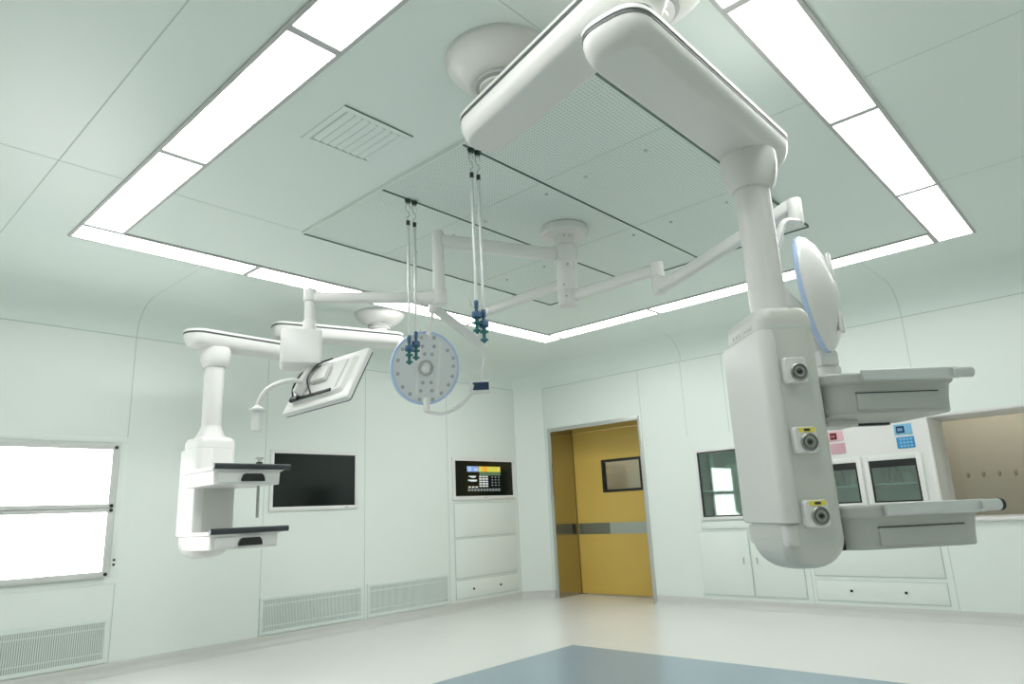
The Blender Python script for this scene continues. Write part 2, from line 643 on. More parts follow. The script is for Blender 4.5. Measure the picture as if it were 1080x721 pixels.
RX0, RX1, RY0, RY1 = 1.12, 5.865, 0.645, 4.825
SW = 0.255
names_l = ['ceiling light panel at the far end of the left row, beside the ring corner',
           'long ceiling light panel in the middle of the left row, above the air vent',
           'ceiling light panel of the left row cut by the top edge of the picture',
           'ceiling light panel of the left row nearest the camera, above the picture']
ys = [RY1 - SW, 3.365, 2.115, 0.90]
for i in range(3):
    light_panel('ceiling_light', RX0, RX0 + SW, ys[i + 1], ys[i], names_l[i])
xs = [RX0, 2.295, 3.46, 4.62, RX1 - 0.0]
names_f = ['slim ceiling light panel at the left end of the row along the left wall',
           'ceiling light panel of the left wall row above the white equipment box',
           'ceiling light panel of the left wall row behind the hanging infusion rods',
           'ceiling light panel of the left wall row ending at the far room corner']
for i in range(4):
    light_panel('ceiling_light', xs[i], xs[i + 1], RY1 - SW, RY1, names_f[i])
ys = [RY1 - SW, 3.325, 2.14, RY0 + SW]
names_b = ['ceiling light panel of the back wall row nearest the room corner',
           'ceiling light panel of the back wall row crossed by the big pendant column',
           'ceiling light panel of the back wall row behind the blue rimmed lamp']
for i in range(3):
    light_panel('ceiling_light', RX1 - SW, RX1, ys[i + 1], ys[i], names_b[i])
xs = [RX0 + .0, 2.29, 3.475, 4.70, RX1]
names_r = ['ceiling light panel of the right row nearest the camera, above the picture',
           'large ceiling light panel of the right row at the top of the picture',
           'middle ceiling light panel of the right row, second from its far end',
           'ceiling light panel at the far end of the right row']
for i in range(4):
    light_panel('ceiling_light', xs[i], xs[i + 1], RY0, RY0 + SW, names_r[i])

# ================================================================== LAMINAR AIR SCREEN
AX = (2.20, 2.84, 3.80, 4.75)
AY = (3.82, 2.97, 2.29, 1.46)
for iy in range(3):
    t_ = thing('air_supply_screen',
               ['perforated ceiling air screen nearest the left wall, behind the thin hanging rods',
                'perforated middle ceiling air screen carrying the round lamp mount',
                'perforated ceiling air screen nearest the right light row, above the big pendant arm'][iy],
               'air screen', ((AX[0] + AX[3]) / 2, (AY[iy] + AY[iy + 1]) / 2, ZC - .004), 0, 'perforated air screens in the ceiling')
    hx, hy = (AX[3] - AX[0]) / 2, (AY[iy] - AY[iy + 1]) / 2
    bm = BM()
    box(bm, (-hx + .008, -hy + .006, -.012), (hx - .008, hy - .006, -.002), 0)
    obj('screen_sheet', bm, perf_m, t_)
    bm = BM()
    f = .010
    if iy == 0:
        box(bm, (-hx, hy - .005, -.02), (hx, hy, 0), 0)
    if iy == 2:
        box(bm, (-hx, -hy, -.02), (hx, -hy + .005, 0), 0)
    box(bm, (-hx - .003, -hy, -.020), (-hx + .007, hy, 0), 1)
    box(bm, (hx - .007, -hy, -.02), (hx, hy, 0), 0)
    if iy < 2:
        box(bm, (-hx, -hy, -.016), (hx, -hy + .006, 0), 0)
    cx = (AX[0] + AX[3]) / 2
    for xx in AX[1:3]:
        box(bm, (xx - cx - .002, -hy + .006, -.0135), (xx - cx + .002, hy - .006, -.003), 2)
    obj('frame', bm, [seam_dark, wall_m, seam_m], t_)
    # screw studs
    for xx in (-.5, .45):
        for yy in (-.2, .2):
            bm = BM()
            cyl(bm, (xx, yy * (1 if iy != 1 else 1.3), -.02), (xx, yy * (1 if iy != 1 else 1.3), -.012), .010, 10)
            obj('stud', bm, seam_m, t_)

# ceiling vent with louvres
vt = thing('ceiling_vent', 'small square louvred air vent in the ceiling beside the left light row', 'vent', (1.79, 2.61, ZC - .003))
bm = BM()
hx, hy = .20, .19
for a, b in (((-hx, -hy), (hx, -hy + .03)), ((-hx, hy - .03), (hx, hy)), ((-hx, -hy + .03), (-hx + .03, hy - .03)), ((hx - .03, -hy + .03), (hx, hy - .03))):
    box(bm, (a[0], a[1], -.006), (b[0], b[1], 0), 0)
box(bm, (-hx, -hy - .004, -.006), (hx, -hy, 0), 1)
obj('frame', bm, [ceil_m, seam_dark], vt)
bm = BM()
box(bm, (-hx + .03, -hy + .03, -.001), (hx - .03, hy - .03, .0), 0)
obj('vent_cavity', bm, seam_m, vt)
for i in range(8):
    bm = BM()
    x = -hx + .045 + i * .0435
    loft(bm, [[Vector((x, yy, -.002)), Vector((x + .029, yy, -.013)), Vector((x + .029, yy, -.010)), Vector((x, yy, .0))] for yy in (-hy + .03, hy - .042)])
    obj('louvre', bm, ceil_m, vt)


# ================================================================== LEFT WALL FITTINGS
def wall_grille(x0, x1, z0_, z1_, label):
    t_ = thing('air_return_grille', label, 'grille', ((x0 + x1) / 2, YL, z0_), 0, 'return air grilles low on the left wall')
    hx, h = (x1 - x0) / 2, z1_ - z0_
    bm = BM()
    f = .03
    box(bm, (-hx - f, -.012, -f), (hx + f, 0, 0), 0, .002)
    box(bm, (-hx - f, -.012, h), (hx + f, 0, h + f), 0, .002)
    box(bm, (-hx - f, -.012, 0), (-hx, 0, h), 0, .002)
    box(bm, (hx, -.012, 0), (hx + f, 0, h), 0, .002)
    obj('frame', bm, grille_m, t_)
    bm = BM()
    box(bm, (-hx, -.002, 0), (hx, -.0005, h), 0)
    obj('backing', bm, cavity_m, t_)
    bm = BM()
    n = int((x1 - x0) / .014)
    for i in range(n):
        x = -hx + (i + .5) * (2 * hx) / n
        box(bm, (x - .0042, -.011, 0.0), (x + .0042, -.004, h), 0)
    for zz in (h * .16, h * .84):
        box(bm, (-hx, -.0125, zz - .004), (hx, -.0105, zz + .004), 0)
    o = obj('fins', bm, grille_m, t_, smooth=0)
    return t_


wall_grille(0.86, 1.95, .125, .385, 'return air grille low on the wall under the lit film viewer')
wall_grille(3.23, 4.27, .125, .385, 'return air grille low on the wall under the black wall screen')
wall_grille(4.38, 5.43, .125, .385, 'return air grille low on the wall just left of the small drawer panel')

# film viewer
fv = thing('film_viewer', 'glowing white two row X-ray film viewer on the left wall', 'film viewer', (1.35, YL, .70))
VX0, VX1 = 0.62, 1.935
bm = BM()
def lx(x):
    return x - 1.35
def lz(z):
    return z - .70
# housing rails
for z0_, z1_ in ((.715, .757), (1.197, 1.226), (1.23, 1.262), (1.682, 1.725)):
    box(bm, (lx(VX0), -.035, lz(z0_)), (lx(VX1), 0, lz(z1_)), 0, .003)
box(bm, (lx(VX1 - .045), -.034, lz(.757)), (lx(VX1), 0, lz(1.197)), 0, .003)
box(bm, (lx(VX1 - .045), -.034, lz(1.262)), (lx(VX1), 0, lz(1.682)), 0, .003)
box(bm, (lx(VX0), -.034, lz(.757)), (lx(VX0 + .04), 0, lz(1.682)), 0, .003)
obj('housing', bm, mat('viewer_housing', (0.62, 0.64, 0.62), 0.5), fv)
bm = BM()   # flat surround on the wall
for a, b in (((VX0 - .07, .66), (VX1 + .075, .70)), ((VX0 - .07, 1.74), (VX1 + .075, 1.785)), ((VX1 + .015, .70), (VX1 + .075, 1.74))):
    box(bm, (lx(a[0]), -.006, lz(a[1])), (lx(b[0]), 0, lz(b[1])), 0, .001)
obj('surround', bm, wall_m, fv)
for z0_, z1_ in ((.757, 1.197), (1.262, 1.682)):
    bm = BM()
    box(bm, (lx(VX0 + .04), -.026, lz(z0_)), (lx(VX1 - .045), -.004, lz(z1_)), 0)
    obj('lit_screen', bm, view_m, fv)
for z_ in (.735, 1.212, 1.247, 1.70):
    bm = BM()
    cyl(bm, (lx(VX1 - .022), -.042, lz(z_)), (lx(VX1 - .022), -.03, lz(z_)), .013, 14)
    obj('corner_cap', bm, black_m, fv)
for z_ in (.80, .835):
    bm = BM()
    cyl(bm, (lx(VX1 + .04), -.016, lz(z_)), (lx(VX1 + .04), -.004, lz(z_)), .009, 12)
    obj('switch', bm, black_m, fv)


def wall_screen(name, label, x0, x1, z0_, z1_, cat, fr=.035):
    t_ = thing(name, label, cat, ((x0 + x1) / 2, YL, (z0_ + z1_) / 2))
    hx, hz = (x1 - x0) / 2, (z1_ - z0_) / 2
    bm = BM()
    box(bm, (-hx - fr, -.016, -hz - fr), (hx + fr, 0, -hz), 0, .003)
    box(bm, (-hx - fr, -.016, hz), (hx + fr, 0, hz + fr), 0, .003)
    box(bm, (-hx - fr, -.016, -hz), (-hx, 0, hz), 0, .003)
    box(bm, (hx, -.016, -hz), (hx + fr, 0, hz), 0, .003)
    obj('bezel', bm, white_m, t_)
    bm = BM()
    box(bm, (-hx, -.008, -hz), (hx, -.001, hz), 0)
    obj('screen', bm, screen_m, t_)
    return t_


ws = wall_screen('wall_monitor', 'large blank black monitor set in the left wall', 3.285, 4.19, 1.20, 1.70, 'monitor')
bm = BM()
box(bm, (.33, -.0175, -.271), (.37, -.0155, -.266), 0)
obj('power_mark', bm, char_m, ws)
ip = wall_screen('control_display', 'black control display with a small coloured menu beside the room corner', 5.59, 6.58, 1.265, 1.68, 'display', .045)
bm = BM()
# menu picture: coloured cells, all coplanar boxes in front of the screen
mats_i = [mat('disp_blue', (0.05, 0.1, 0.3), 0.4, emit=(0.35, 0.52, 0.85), es=.55),
          mat('disp_yellow', (0.3, 0.28, 0.02), 0.4, emit=(0.72, 0.66, 0.10), es=.6),
          mat('disp_orange', (0.4, 0.15, 0.02), 0.4, emit=(0.9, 0.35, 0.08), es=.6),
          mat('disp_white', (0.4, 0.4, 0.4), 0.4, emit=(0.65, 0.68, 0.62), es=.6),
          mat('disp_grey', (0.1, 0.1, 0.1), 0.4, emit=(0.25, 0.30, 0.28), es=.5),
          mat('disp_green', (0.05, 0.1, 0.05), 0.4, emit=(0.12, 0.22, 0.12), es=.5),
          mat('disp_pale', (0.3, 0.35, 0.4), 0.4, emit=(0.6, 0.72, 0.85), es=.6)]


def cell(u0, v0, u1, v1, mi):
    # u,v in 0..1 over the menu area
    X_ = lambda u: -.30 + .575 * u
    Z_ = lambda v: .145 - .30 * v
    box(bm, (X_(u0), -.0105, Z_(v1)), (X_(u1), -.0078, Z_(v0)), mi)


cell(0, 0, .33, .22, 0)
cell(.02, .02, .12, .2, 6); cell(.2, .08, .31, .18, 6)
cell(.34, 0, .55, .22, 1)
cell(.45, .0, .58, .20, 2)
cell(.585, 0, 1, .22, 1)
cell(.94, .02, .985, .12, 3)
cell(.36, .24, 1, .36, 5)
for i, (u0, u1) in enumerate(((.05, .25), (.02, .28))):
    cell(u0, .38 + .15 * i, u1, .43 + .15 * i, 3)
    cell(u0 + .06, .43 + .15 * i, u1 - .02, .46 + .15 * i, 6)
for r_ in range(5):
    cell(.35, .38 + .095 * r_, .42, .44 + .095 * r_, 3)
    cell(.44, .38 + .095 * r_, .52, .44 + .095 * r_, 3)
    cell(.54, .38 + .095 * r_, .61, .44 + .095 * r_, 3 if r_ != 2 else 6)
for r_ in range(4):
    for c_ in range(3):
        cell(.72 + .1 * c_, .40 + .11 * r_, .765 + .1 * c_, .45 + .11 * r_, 4)
for c_ in range(3):
    cell(.03 + .1 * c_, .80, .10 + .1 * c_, .85, 3)
for c_ in range(11):
    cell(.01 + .09 * c_, .89, .075 + .09 * c_, .99, 4)
obj('menu_picture', bm, mats_i, ip, smooth=0)
bm = BM()
box(bm, (-.03, -.0175, -.232), (.03, -.014, -.226), 0, .001)
obj('latch', bm, shade_grey, ip)


def relief_panel(name, label, cat, wall, u0, u1, z0_, z1_, t_=0.008, knobs=(), inner=True, group=None, mi_mat=None):
    """shallow cover panel with a shadow gap; wall 'L' (u = x) or 'B' (u = y)"""
    cx = (u0 + u1) / 2
    if wall == 'L':
        root = thing(name, label, cat, (cx, YL, z0_), 0, group)
        P = lambda u, d, z: (u - cx, -d, z - z0_)
    else:
        root = thing(name, label, cat, (XB, cx, z0_), 0, group)
        P = lambda u, d, z: (-d, u - cx, z - z0_)
    bm = BM()
    box(bm, P(u0 - .006, .0, z0_ - .006), P(u1 + .006, .003, z1_ + .006), 1)
    box(bm, P(u0, .003, z0_), P(u1, t_, z1_), 0, .002)
    obj('cover', bm, [mi_mat or wall_m, seam_m], root)
    for (ku, kz, kr) in knobs:
        bm = BM()
        cyl(bm, P(ku, t_ - .001, kz), P(ku, t_ + .008, kz), kr, 12)
        obj('lock', bm, black_m, root)
    return root


relief_panel('service_panel', 'blank white cover panel right under the control display', 'panel', 'L', 5.57, 6.60, .80, 1.18)
relief_panel('service_panel', 'blank white cover panel above the drawer panel with two black locks, beside the room corner', 'panel', 'L', 5.57, 6.60, .345, .775)
relief_panel('drawer_panel', 'low white panel with two black locks at the left wall near the corner', 'panel', 'L', 5.57, 6.60, .125, .315,
             knobs=((5.84, .215, .013), (6.29, .215, .013)))

# ================================================================== BACK WALL FITTINGS


def cabinet(label, y0_, y1_, z0_, z1_, depth, shelf_z, frame=.04, strip=0.0, extra=(), fr_mat=None, outer=0.0):
    """glazed built-in cabinet: box behind the wall, door with frame and glass"""
    root = thing('wall_cabinet', label, 'cabinet', (XB, (y0_ + y1_) / 2, z0_), 0)
    cy = (y0_ + y1_) / 2
    hy, h = (y1_ - y0_) / 2, z1_ - z0_
    bm = BM()
    th = .008
    e = .001
    box(bm, (depth - th, -hy + e, e), (depth, hy - e, h - e))
    box(bm, (.004, -hy + e, e), (depth - th, -hy + th, h - e))
    box(bm, (.004, hy - th, e), (depth - th, hy - e, h - e))
    box(bm, (.004, -hy + th, e), (depth - th, hy - th, th))
    box(bm, (.004, -hy + th, h - th), (depth - th, hy - th, h - e))
    obj('body', bm, inner_m, root)
    for sz in shelf_z:
        bm = BM()
        box(bm, (.03, -hy + th, sz - z0_), (depth - th, hy - th, sz - z0_ + .012), 0)
        obj('shelf', bm, rail_m, root)
    bm = BM()
    f = frame
    box(bm, (-.018, -hy - f, -f), (-.0005, -hy, h + f), 0, .003)
    box(bm, (-.018, hy, -f), (-.0005, hy + f, h + f), 0, .003)
    box(bm, (-.018, -hy, -f), (-.0005, hy, 0), 0, .003)
    box(bm, (-.018, -hy, h), (-.0005, hy, h + f), 0, .003)
    dr = obj('door', bm, fr_mat or white_m, root)
    bm = BM()
    g = .012
    box(bm, (-.0195, -hy, 0), (-.004, -hy + g, h), 0)
    box(bm, (-.0195, hy - g, 0), (-.004, hy, h), 0)
    box(bm, (-.0195, -hy + g, 0), (-.004, hy - g, g), 0)
    box(bm, (-.0195, -hy + g, h - g - strip), (-.004, hy - g, h), 0)
    obj('gasket', bm, black_m, dr)
    bm = BM()
    box(bm, (-.010, -hy + g, g), (-.005, hy - g, h - g - strip), 0)
    obj('pane', bm, glass_m, dr)
    return root


# glass cabinet left of the big pendant head
ca = cabinet('glass fronted wall cabinet with a shelf, partly behind the big pendant head', 3.16, 3.66, .91, 1.59, .35, (1.17,), frame=.03)
bm = BM()
for k, (py, ph, pw) in enumerate(((-.12, .17, .07), (.03, .12, .06))):
    pass
bm.free()
# things inside it: white cartons
for k, (py, pz, ph, pw, lab) in enumerate(((3.33, 1.184, .26, .17, 'white carton on the upper shelf of the glass fronted wall cabinet'),
                                           (3.33, .92, .235, .17, 'white carton on the floor of the glass fronted wall cabinet'))):
    bm = BM()
    box(bm, (-.07, -pw / 2, 0), (.07, pw / 2, ph), 0, .004)
    box(bm, (-.071, -.004, .01), (.071, .004, ph + .0008), 1)
    o = obj('carton', bm, [white_m, frame_m], None, loc=(XB + .2, py, pz))
    tag(o, lab, 'carton')
relief_panel('cabinet_frame_panel', 'narrow blank wall panel just under the glass fronted cabinet', 'panel', 'B', 3.12, 3.70, .785, .86, group=None)
for k, (u0, u1, nm) in enumerate(((3.20, 3.74, 'left'), (2.68, 3.18, 'right'))):
    r_ = relief_panel('base_cabinet_door', 'white low cabinet door at the back wall, %s' % (
        'nearer the yellow door' if k == 0 else 'behind the rounded foot of the big pendant'), 'cabinet door', 'B', u0, u1, .13, .755, .012)
    bm = BM()
    ky = 3.27 if k == 0 else 3.13
    box(bm, (-.024, ky - (u0 + u1) / 2 - .006, .44 - .13), (-.011, ky - (u0 + u1) / 2 + .006, .50 - .13), 0, .002)
    obj('handle', bm, alu_m, r_)

# warming cabinets with coloured controllers
cb = cabinet('warming cabinet with glass door under the pink controller', 2.055, 2.385, .99, 1.355, .34, (1.14,), frame=.045, strip=.05)
cc = cabinet('warming cabinet with glass door under the blue controller', 1.555, 1.945, .985, 1.355, .34, (1.14,), frame=.045, strip=.05)
for y_, lab in ((2.27, 'slim dark green bottle in the cabinet under the pink controller'), (1.80, 'slim dark green bottle in the cabinet under the blue controller')):
    bm = BM()
    lathe(bm, [(.001, 0), (.038, .0), (.04, .01), (.04, .12), (.03, .135), (.018, .145), (.016, .165), (.02, .167), (.02, .18), (.001, .18)], n=20)
    o = obj('bottle', bm, dkgreen_m, None, loc=(XB + .16, y_, 1.152))
    tag(o, lab, 'bottle')
    bm = BM()
    lathe(bm, [(.001, 0), (.038, .0), (.04, .01), (.04, .085), (.03, .095), (.018, .10), (.016, .115), (.02, .117), (.02, .13), (.001, .13)], n=20)
    o = obj('bottle', bm, frame_m, None, loc=(XB + .16, y_ - .12, 1.152))
    tag(o, lab.replace('dark green', 'pale grey'), 'bottle')


def controller(label, yc, zc, m1, m2, m3, w_):
    root = thing('controller', label, 'controller', (XB, yc, zc), 0)
    bm = BM()
    box(bm, (-.008, -w_ / 2, -.045), (-.0005, w_ / 2, .05), 0, .002)
    obj('display_plate', bm, m1, root)
    bm = BM()
    box(bm, (-.010, -.012, -.03), (-.0075, w_ / 2 - .018, .032), 0)
    for k in range(3):
        box(bm, (-.0108, .005 + k * .014, -.012), (-.0098, .013 + k * .014, .014), 1)
    obj('display', bm, [m3, mat('digit', (.3, .05, .05), .4, emit=(0.5, 0.12, 0.15), es=.5) if m1 == pink_m else mat('digitb', (.1, .2, .4), .4, emit=(0.2, 0.4, 0.7), es=.6)], root)
    bm = BM()
    box(bm, (-.008, -w_ / 2 - .005, -.165), (-.0005, w_ / 2 - .005, -.065), 0, .002)
    obj('keypad', bm, m2, root)
    bm = BM()
    for r_ in range(3):
        for k in range(4):
            box(bm, (-.0095, -w_ / 2 + .012 + k * .028, -.155 + r_ * .03), (-.0075, -w_ / 2 + .030 + k * .028, -.137 + r_ * .03), 0)
    obj('keys', bm, m1 if m1 != pink_m else pink2_m, root)
    return root


controller('pink temperature controller with small dark display on the white wall', 2.20, 1.613, pink_m, pink2_m, maroon_m, .135)
controller('blue temperature controller with dark display on the white wall', 1.617, 1.613, blue_p, blue_p2, navy_m, .145)
# white control board behind them
bd = relief_panel('cabinet_fascia', 'white fascia around the two warming cabinets and their controllers', 'fascia', 'B', 1.445, 2.60, .90, 1.70, .0005, mi_mat=white_m)
for ch in list(bd.children):
    bpy.data.objects.remove(ch, do_unlink=True)
bm = BM()
for ya, yb, za, zb in ((2.44, 2.60, .90, 1.70), (2.0, 2.0 + .44, 1.41, 1.70), (1.445, 2.0, 1.41, 1.70), (1.445, 1.50, .90, 1.41), (1.995, 2.005, .9, 1.41),
                       (1.50, 1.995, .90, .935), (2.005, 2.44, .90, .94)):
    box(bm, (-.0004, ya - 2.0225, za - .9), (-.00005, yb - 2.0225, zb - .9), 0)
obj('board', bm, white_m, bd)
relief_panel('service_panel', 'blank white panel behind the lower grey tray, above the low two lock panel', 'panel', 'B', 1.50, 2.58, .345, .80)
relief_panel('drawer_panel', 'low white panel with two black locks at the back wall under the big pendant', 'panel', 'B', 1.50, 2.58, .125, .30,
             knobs=((2.27, .215, .012), (1.82, .215, .012)))
# row of hooks on the beige wall of the next room
for k in range(5):
    bm = BM()
    box(bm, (-.006, -.014, -.02), (0, .014, .02), 0, .003)
    tube(bm, [(-.004, 0, .01), (-.03, 0, .0), (-.035, 0, -.02), (-.022, 0, -.03)], .005, 8)
    o = obj('coat_hook', bm, mat('hook_metal', (.25, .2, .17), .4) if k == 0 else MATS['hook_metal'], None, loc=(XB + 1.25, 1.40 - .13 * k, 1.205))
    tag(o, 'small dark hook in the row on the beige wall beyond the window', 'hook', 'hooks on the beige wall')

bm = BM()
box(bm, (-.05, -.035, -.07), (0, .035, .07), 0, .006)
box(bm, (-.06, -.02, -.05), (-.045, .02, .05), 0, .004)
o = obj('wall_bracket', bm, mat('brown_bracket', (.24, .17, .12), .5), None, loc=(XB + 1.25, .80, 1.75))
tag(o, 'small brown bracket high on the beige wall at the right edge of the picture', 'bracket')

# ================================================================== CEILING PENDANTS


def arm_mesh(c0, c1, z0_, w_, h=0.125, sq=2.9):
    """stadium arm body and lid; returns body bmesh, inlay bmesh, lid bmesh"""
    c0, c1 = Vector((c0[0], c0[1], 0)), Vector((c1[0], c1[1], 0))
    t = (c1 - c0).normalized()
    nrm = Vector((-t.y, t.x, 0))
    a0_ = atan2(t.y, t.x)

    def loop(r, z):
        pts = []
        for i in range(17):
            a = a0_ - pi / 2 + pi * i / 16
            pts.append(c1 + Vector((cos(a) * r, sin(a) * r, z)))
        for i in range(17):          # squarer end at the elbow
            b = pi * i / 16
            ex = 2 / sq
            pu = abs(sin(b)) ** ex * r
            pv = (1 if cos(b) >= 0 else -1) * abs(cos(b)) ** ex * r
            pts.append(c0 - t * pu + nrm * pv + Vector((0, 0, z)))
        return pts
    R_ = w_ / 2
    body = BM()
    zt = z0_ + .088
    loft(body, [loop(R_ - .050, z0_), loop(R_ - .040, z0_ + .002), loop(R_ - .030, z0_ + .009), loop(R_ - .020, z0_ + .022),
                loop(R_ - .008, z0_ + .050), loop(R_ - .003, zt - .010), loop(R_ - .003, zt)])
    inlay = BM()
    loft(inlay, [loop(R_ - .0015, zt), loop(R_ - .0015, zt + .014)])
    lid = BM()
    loft(lid, [loop(R_ - .001, zt + .014), loop(R_ + .001, zt + .015), loop(R_, z0_ + h - .008), loop(R_ - .006, z0_ + h - .002), loop(R_ - .014, z0_ + h)])
    return body, inlay, lid


def add_arm(root, c0, c1, z0_, w_, h=.125):
    b, i, l = arm_mesh(c0, c1, z0_, w_, h)
    a = world_child(obj('extension_arm', b, arm_m), root)
    obj('inlay', i, line_m, a)
    obj('arm_lid', l, arm_m, a)
    return a


def ceiling_mount(root, c, ztop_arm, R_=.235):
    bm = BM()
    z = ZC - .003
    hh = z - ztop_arm
    prof = [(R_, 0), (R_, -.012), (R_ * .99, -.02), (R_ * .90, -.05), (R_ * .74, -.085), (R_ * .60, -.105), (R_ * .52, -.112), (R_ * .50, -.112)]
    lathe(bm, [(r, h) for r, h in prof], (c[0], c[1], z), 56)
    m_ = world_child(obj('ceiling_mount', bm, arm_m), root)
    bm = BM()
    lathe(bm, [(R_ * .47, -.108), (R_ * .47, -.128), (R_ * .42, -.132), (R_ * .36, -.132), (R_ * .36, -.138)], (c[0], c[1], z), 40)
    obj('bearing_ring', bm, shade_grey, m_)
    bm = BM()
    lathe(bm, [(R_ * .40, -.12), (R_ * .40, -.142), (R_ * .30, -.144), (R_ * .30, -hh)], (c[0], c[1], z), 40)
    obj('neck', bm, arm_m, m_)
    return m_


def column(root, c, ztop, zbot, r):
    bm = BM()
    lathe(bm, [(r * 1.60, 0), (r * 1.62, -.03), (r * 1.60, -.06), (r * 1.50, -.10), (r * 1.34, -.135), (r * 1.18, -.15), (r * 1.02, -.152)], (c[0], c[1], ztop), 48)
    world_child(obj('collar', bm, arm_m), root)
    bm = BM()
    lathe(bm, [(r, ztop - zbot - .14), (r, 0), (r * 1.0, -.01)], (c[0], c[1], zbot), 48)
    world_child(obj('column', bm, arm_m), root)


# ---------------- big pendant in the foreground
M1 = (1.885, 1.705)
ELB = (1.73, 0.985)
COLX = (2.57, 0.985)
fp = thing('ceiling_pendant', 'large white ceiling pendant with grey equipment head and two trays in the foreground', 'ceiling pendant', (COLX[0], COLX[1], .83))
AZ1, AZ2 = 2.60, 2.412
AW = .25
ceiling_mount(fp, M1, AZ1 + .124)
add_arm(fp, ELB, (1.93, 1.83), AZ1, AW)
bm = BM()
cyl(bm, (ELB[0], ELB[1], AZ2 + .12), (ELB[0], ELB[1], AZ1 + .003), .085, 32)
world_child(obj('elbow_joint', bm, shade_grey), fp)
add_arm(fp, (1.69, .985), (2.69, .985), AZ2, AW)
column(fp, COLX, AZ2 + .004, 1.72, .068)

# head in its own turned frame
HEAD_RZ = radians(-43)


def placed(name, bm, mats, parent, root, origin, rz):
    """local mesh turned about z and set at a world point, under root (or under a part of root)"""
    M = Matrix.Translation(origin) @ Matrix.Rotation(rz, 4, 'Z')
    bm.transform(M)
    o = obj(name, bm, mats)
    if parent is None:
        world_child(o, root)
    else:
        o.parent = parent
    return o


def service_head(root, c, zb, zt, rz, w_, d_, mats, cover_side=-1, coverw=None):
    org = (c[0], c[1], 0)
    bm = BM()
    h = zt - zb
    lv = []
    for i in range(9):          # rounded foot
        a = pi / 2 * (1 - i / 8)
        lv.append((zb + .12 * (1 - sin(a)), w_ - .17 * (1 - cos(a)) , d_ - .15 * (1 - cos(a)), .05))
    fz = []
    for i in range(9):
        t_ = i / 8
        z = zb + .105 * (1 - cos(t_ * pi / 2))
        k = sin(t_ * pi / 2)
        fz.append(rrect(w_ * (.35 + .65 * k), d_ * (.35 + .65 * k), .055, z, 0, (1 - k) * -.0))
    top_ = [rrect(w_, d_, .055, zt - .05), rrect(w_ - .008, d_ - .008, .055, zt - .025), rrect(w_ - .035, d_ - .035, .05, zt - .006), rrect(w_ - .08, d_ - .08, .04, zt)]
    loft(bm, fz + top_)
    body = placed('service_head', bm, mats[0], None, root, org, rz)
    # seams round the body
    for z in (zb + .10, zt - .085):
        bm = BM()
        loft(bm, [rrect(w_ + .0016, d_ + .0016, .055, z), rrect(w_ + .0016, d_ + .0016, .055, z + .002)])
        placed('seam', bm, seam_m, body, root, org, rz)
    # lighter cover over one side
    bm = BM()
    cw = coverw or w_ * .45
    cx = cover_side * (w_ / 2 - cw / 2 + .014)
    cd_ = d_ + .035
    loft(bm, [rrect(cw - .02, cd_ - .02, .04, zb + .155, cx), rrect(cw - .006, cd_ - .004, .045, zb + .160, cx), rrect(cw, cd_, .045, zb + .175, cx),
              rrect(cw, cd_, .045, zt - .105, cx), rrect(cw - .01, cd_ - .01, .045, zt - .092, cx), rrect(cw - .04, cd_ - .05, .02, zt - .09, cx)])
    placed('side_cover', bm, mats[1], body, root, org, rz)
    bm = BM()   # lower step under the cover
    loft(bm, [rrect(cw - .03, cd_ - .04, .04, zb + .082, cx * .93), rrect(cw - .02, cd_ - .025, .045, zb + .095, cx * .93), rrect(cw - .02, cd_ - .025, .045, zb + .15, cx * .93)])
    placed('cover_foot', bm, mats[1], body, root, org, rz)
    return body


HORG = (COLX[0] - .014, COLX[1] + .013, 0)
hd = service_head(fp, HORG, .815, 1.735, HEAD_RZ, .218, .33, (head_m, cover_m), coverw=.075)
org = HORG
# faint raised lettering marks on the cover top
bm = BM()
for k in range(7):
    box(bm, (-.111, -.10 + k * .027, 1.662), (-.108, -.085 + k * .027, 1.674), 0, .0005)
placed('raised_mark', bm, cover_m, hd, fp, org, HEAD_RZ)
# outlets
for k, (ox, oz, yl) in enumerate(((-.006, 1.490, False), (-.006, 1.245, True), (-.006, 1.000, True))):
    bm = BM()
    loft(bm, [rrect(.084, .092, .014, 0), rrect(.084, .092, .014, .020), rrect(.076, .084, .012, .026)])
    bm.transform(Matrix.Translation((ox, -.166, oz)) @ Matrix.Rotation(pi / 2, 4, 'X'))
    ot = placed('gas_outlet', bm, white_m, None, fp, org, HEAD_RZ)
    bm = BM()
    lathe(bm, [(.030, .0), (.031, .006), (.027, .010), (.024, .004), (.018, .003), (.018, .009), (.012, .010), (.009, .006), (.001, .006)], (ox + .008, -.190, oz - .008), 32, 0, (0, -1, 0))
    placed('socket', bm, socket_m, ot, fp, org, HEAD_RZ)
    bm = BM()
    cyl(bm, (ox + .008, -.197, oz - .008), (ox + .008, -.201, oz - .008), .007, 16)
    placed('socket_pin', bm, black_m, ot, fp, org, HEAD_RZ)
    if yl:
        bm = BM()
        box(bm, (ox - .024, -.1935, oz + .026), (ox + .034, -.1915, oz + .042), 0)
        box(bm, (ox - .006, -.1945, oz + .030), (ox + .016, -.1930, oz + .038), 1)
        placed('label', bm, [yel_lab, char_m], ot, fp, org, HEAD_RZ)


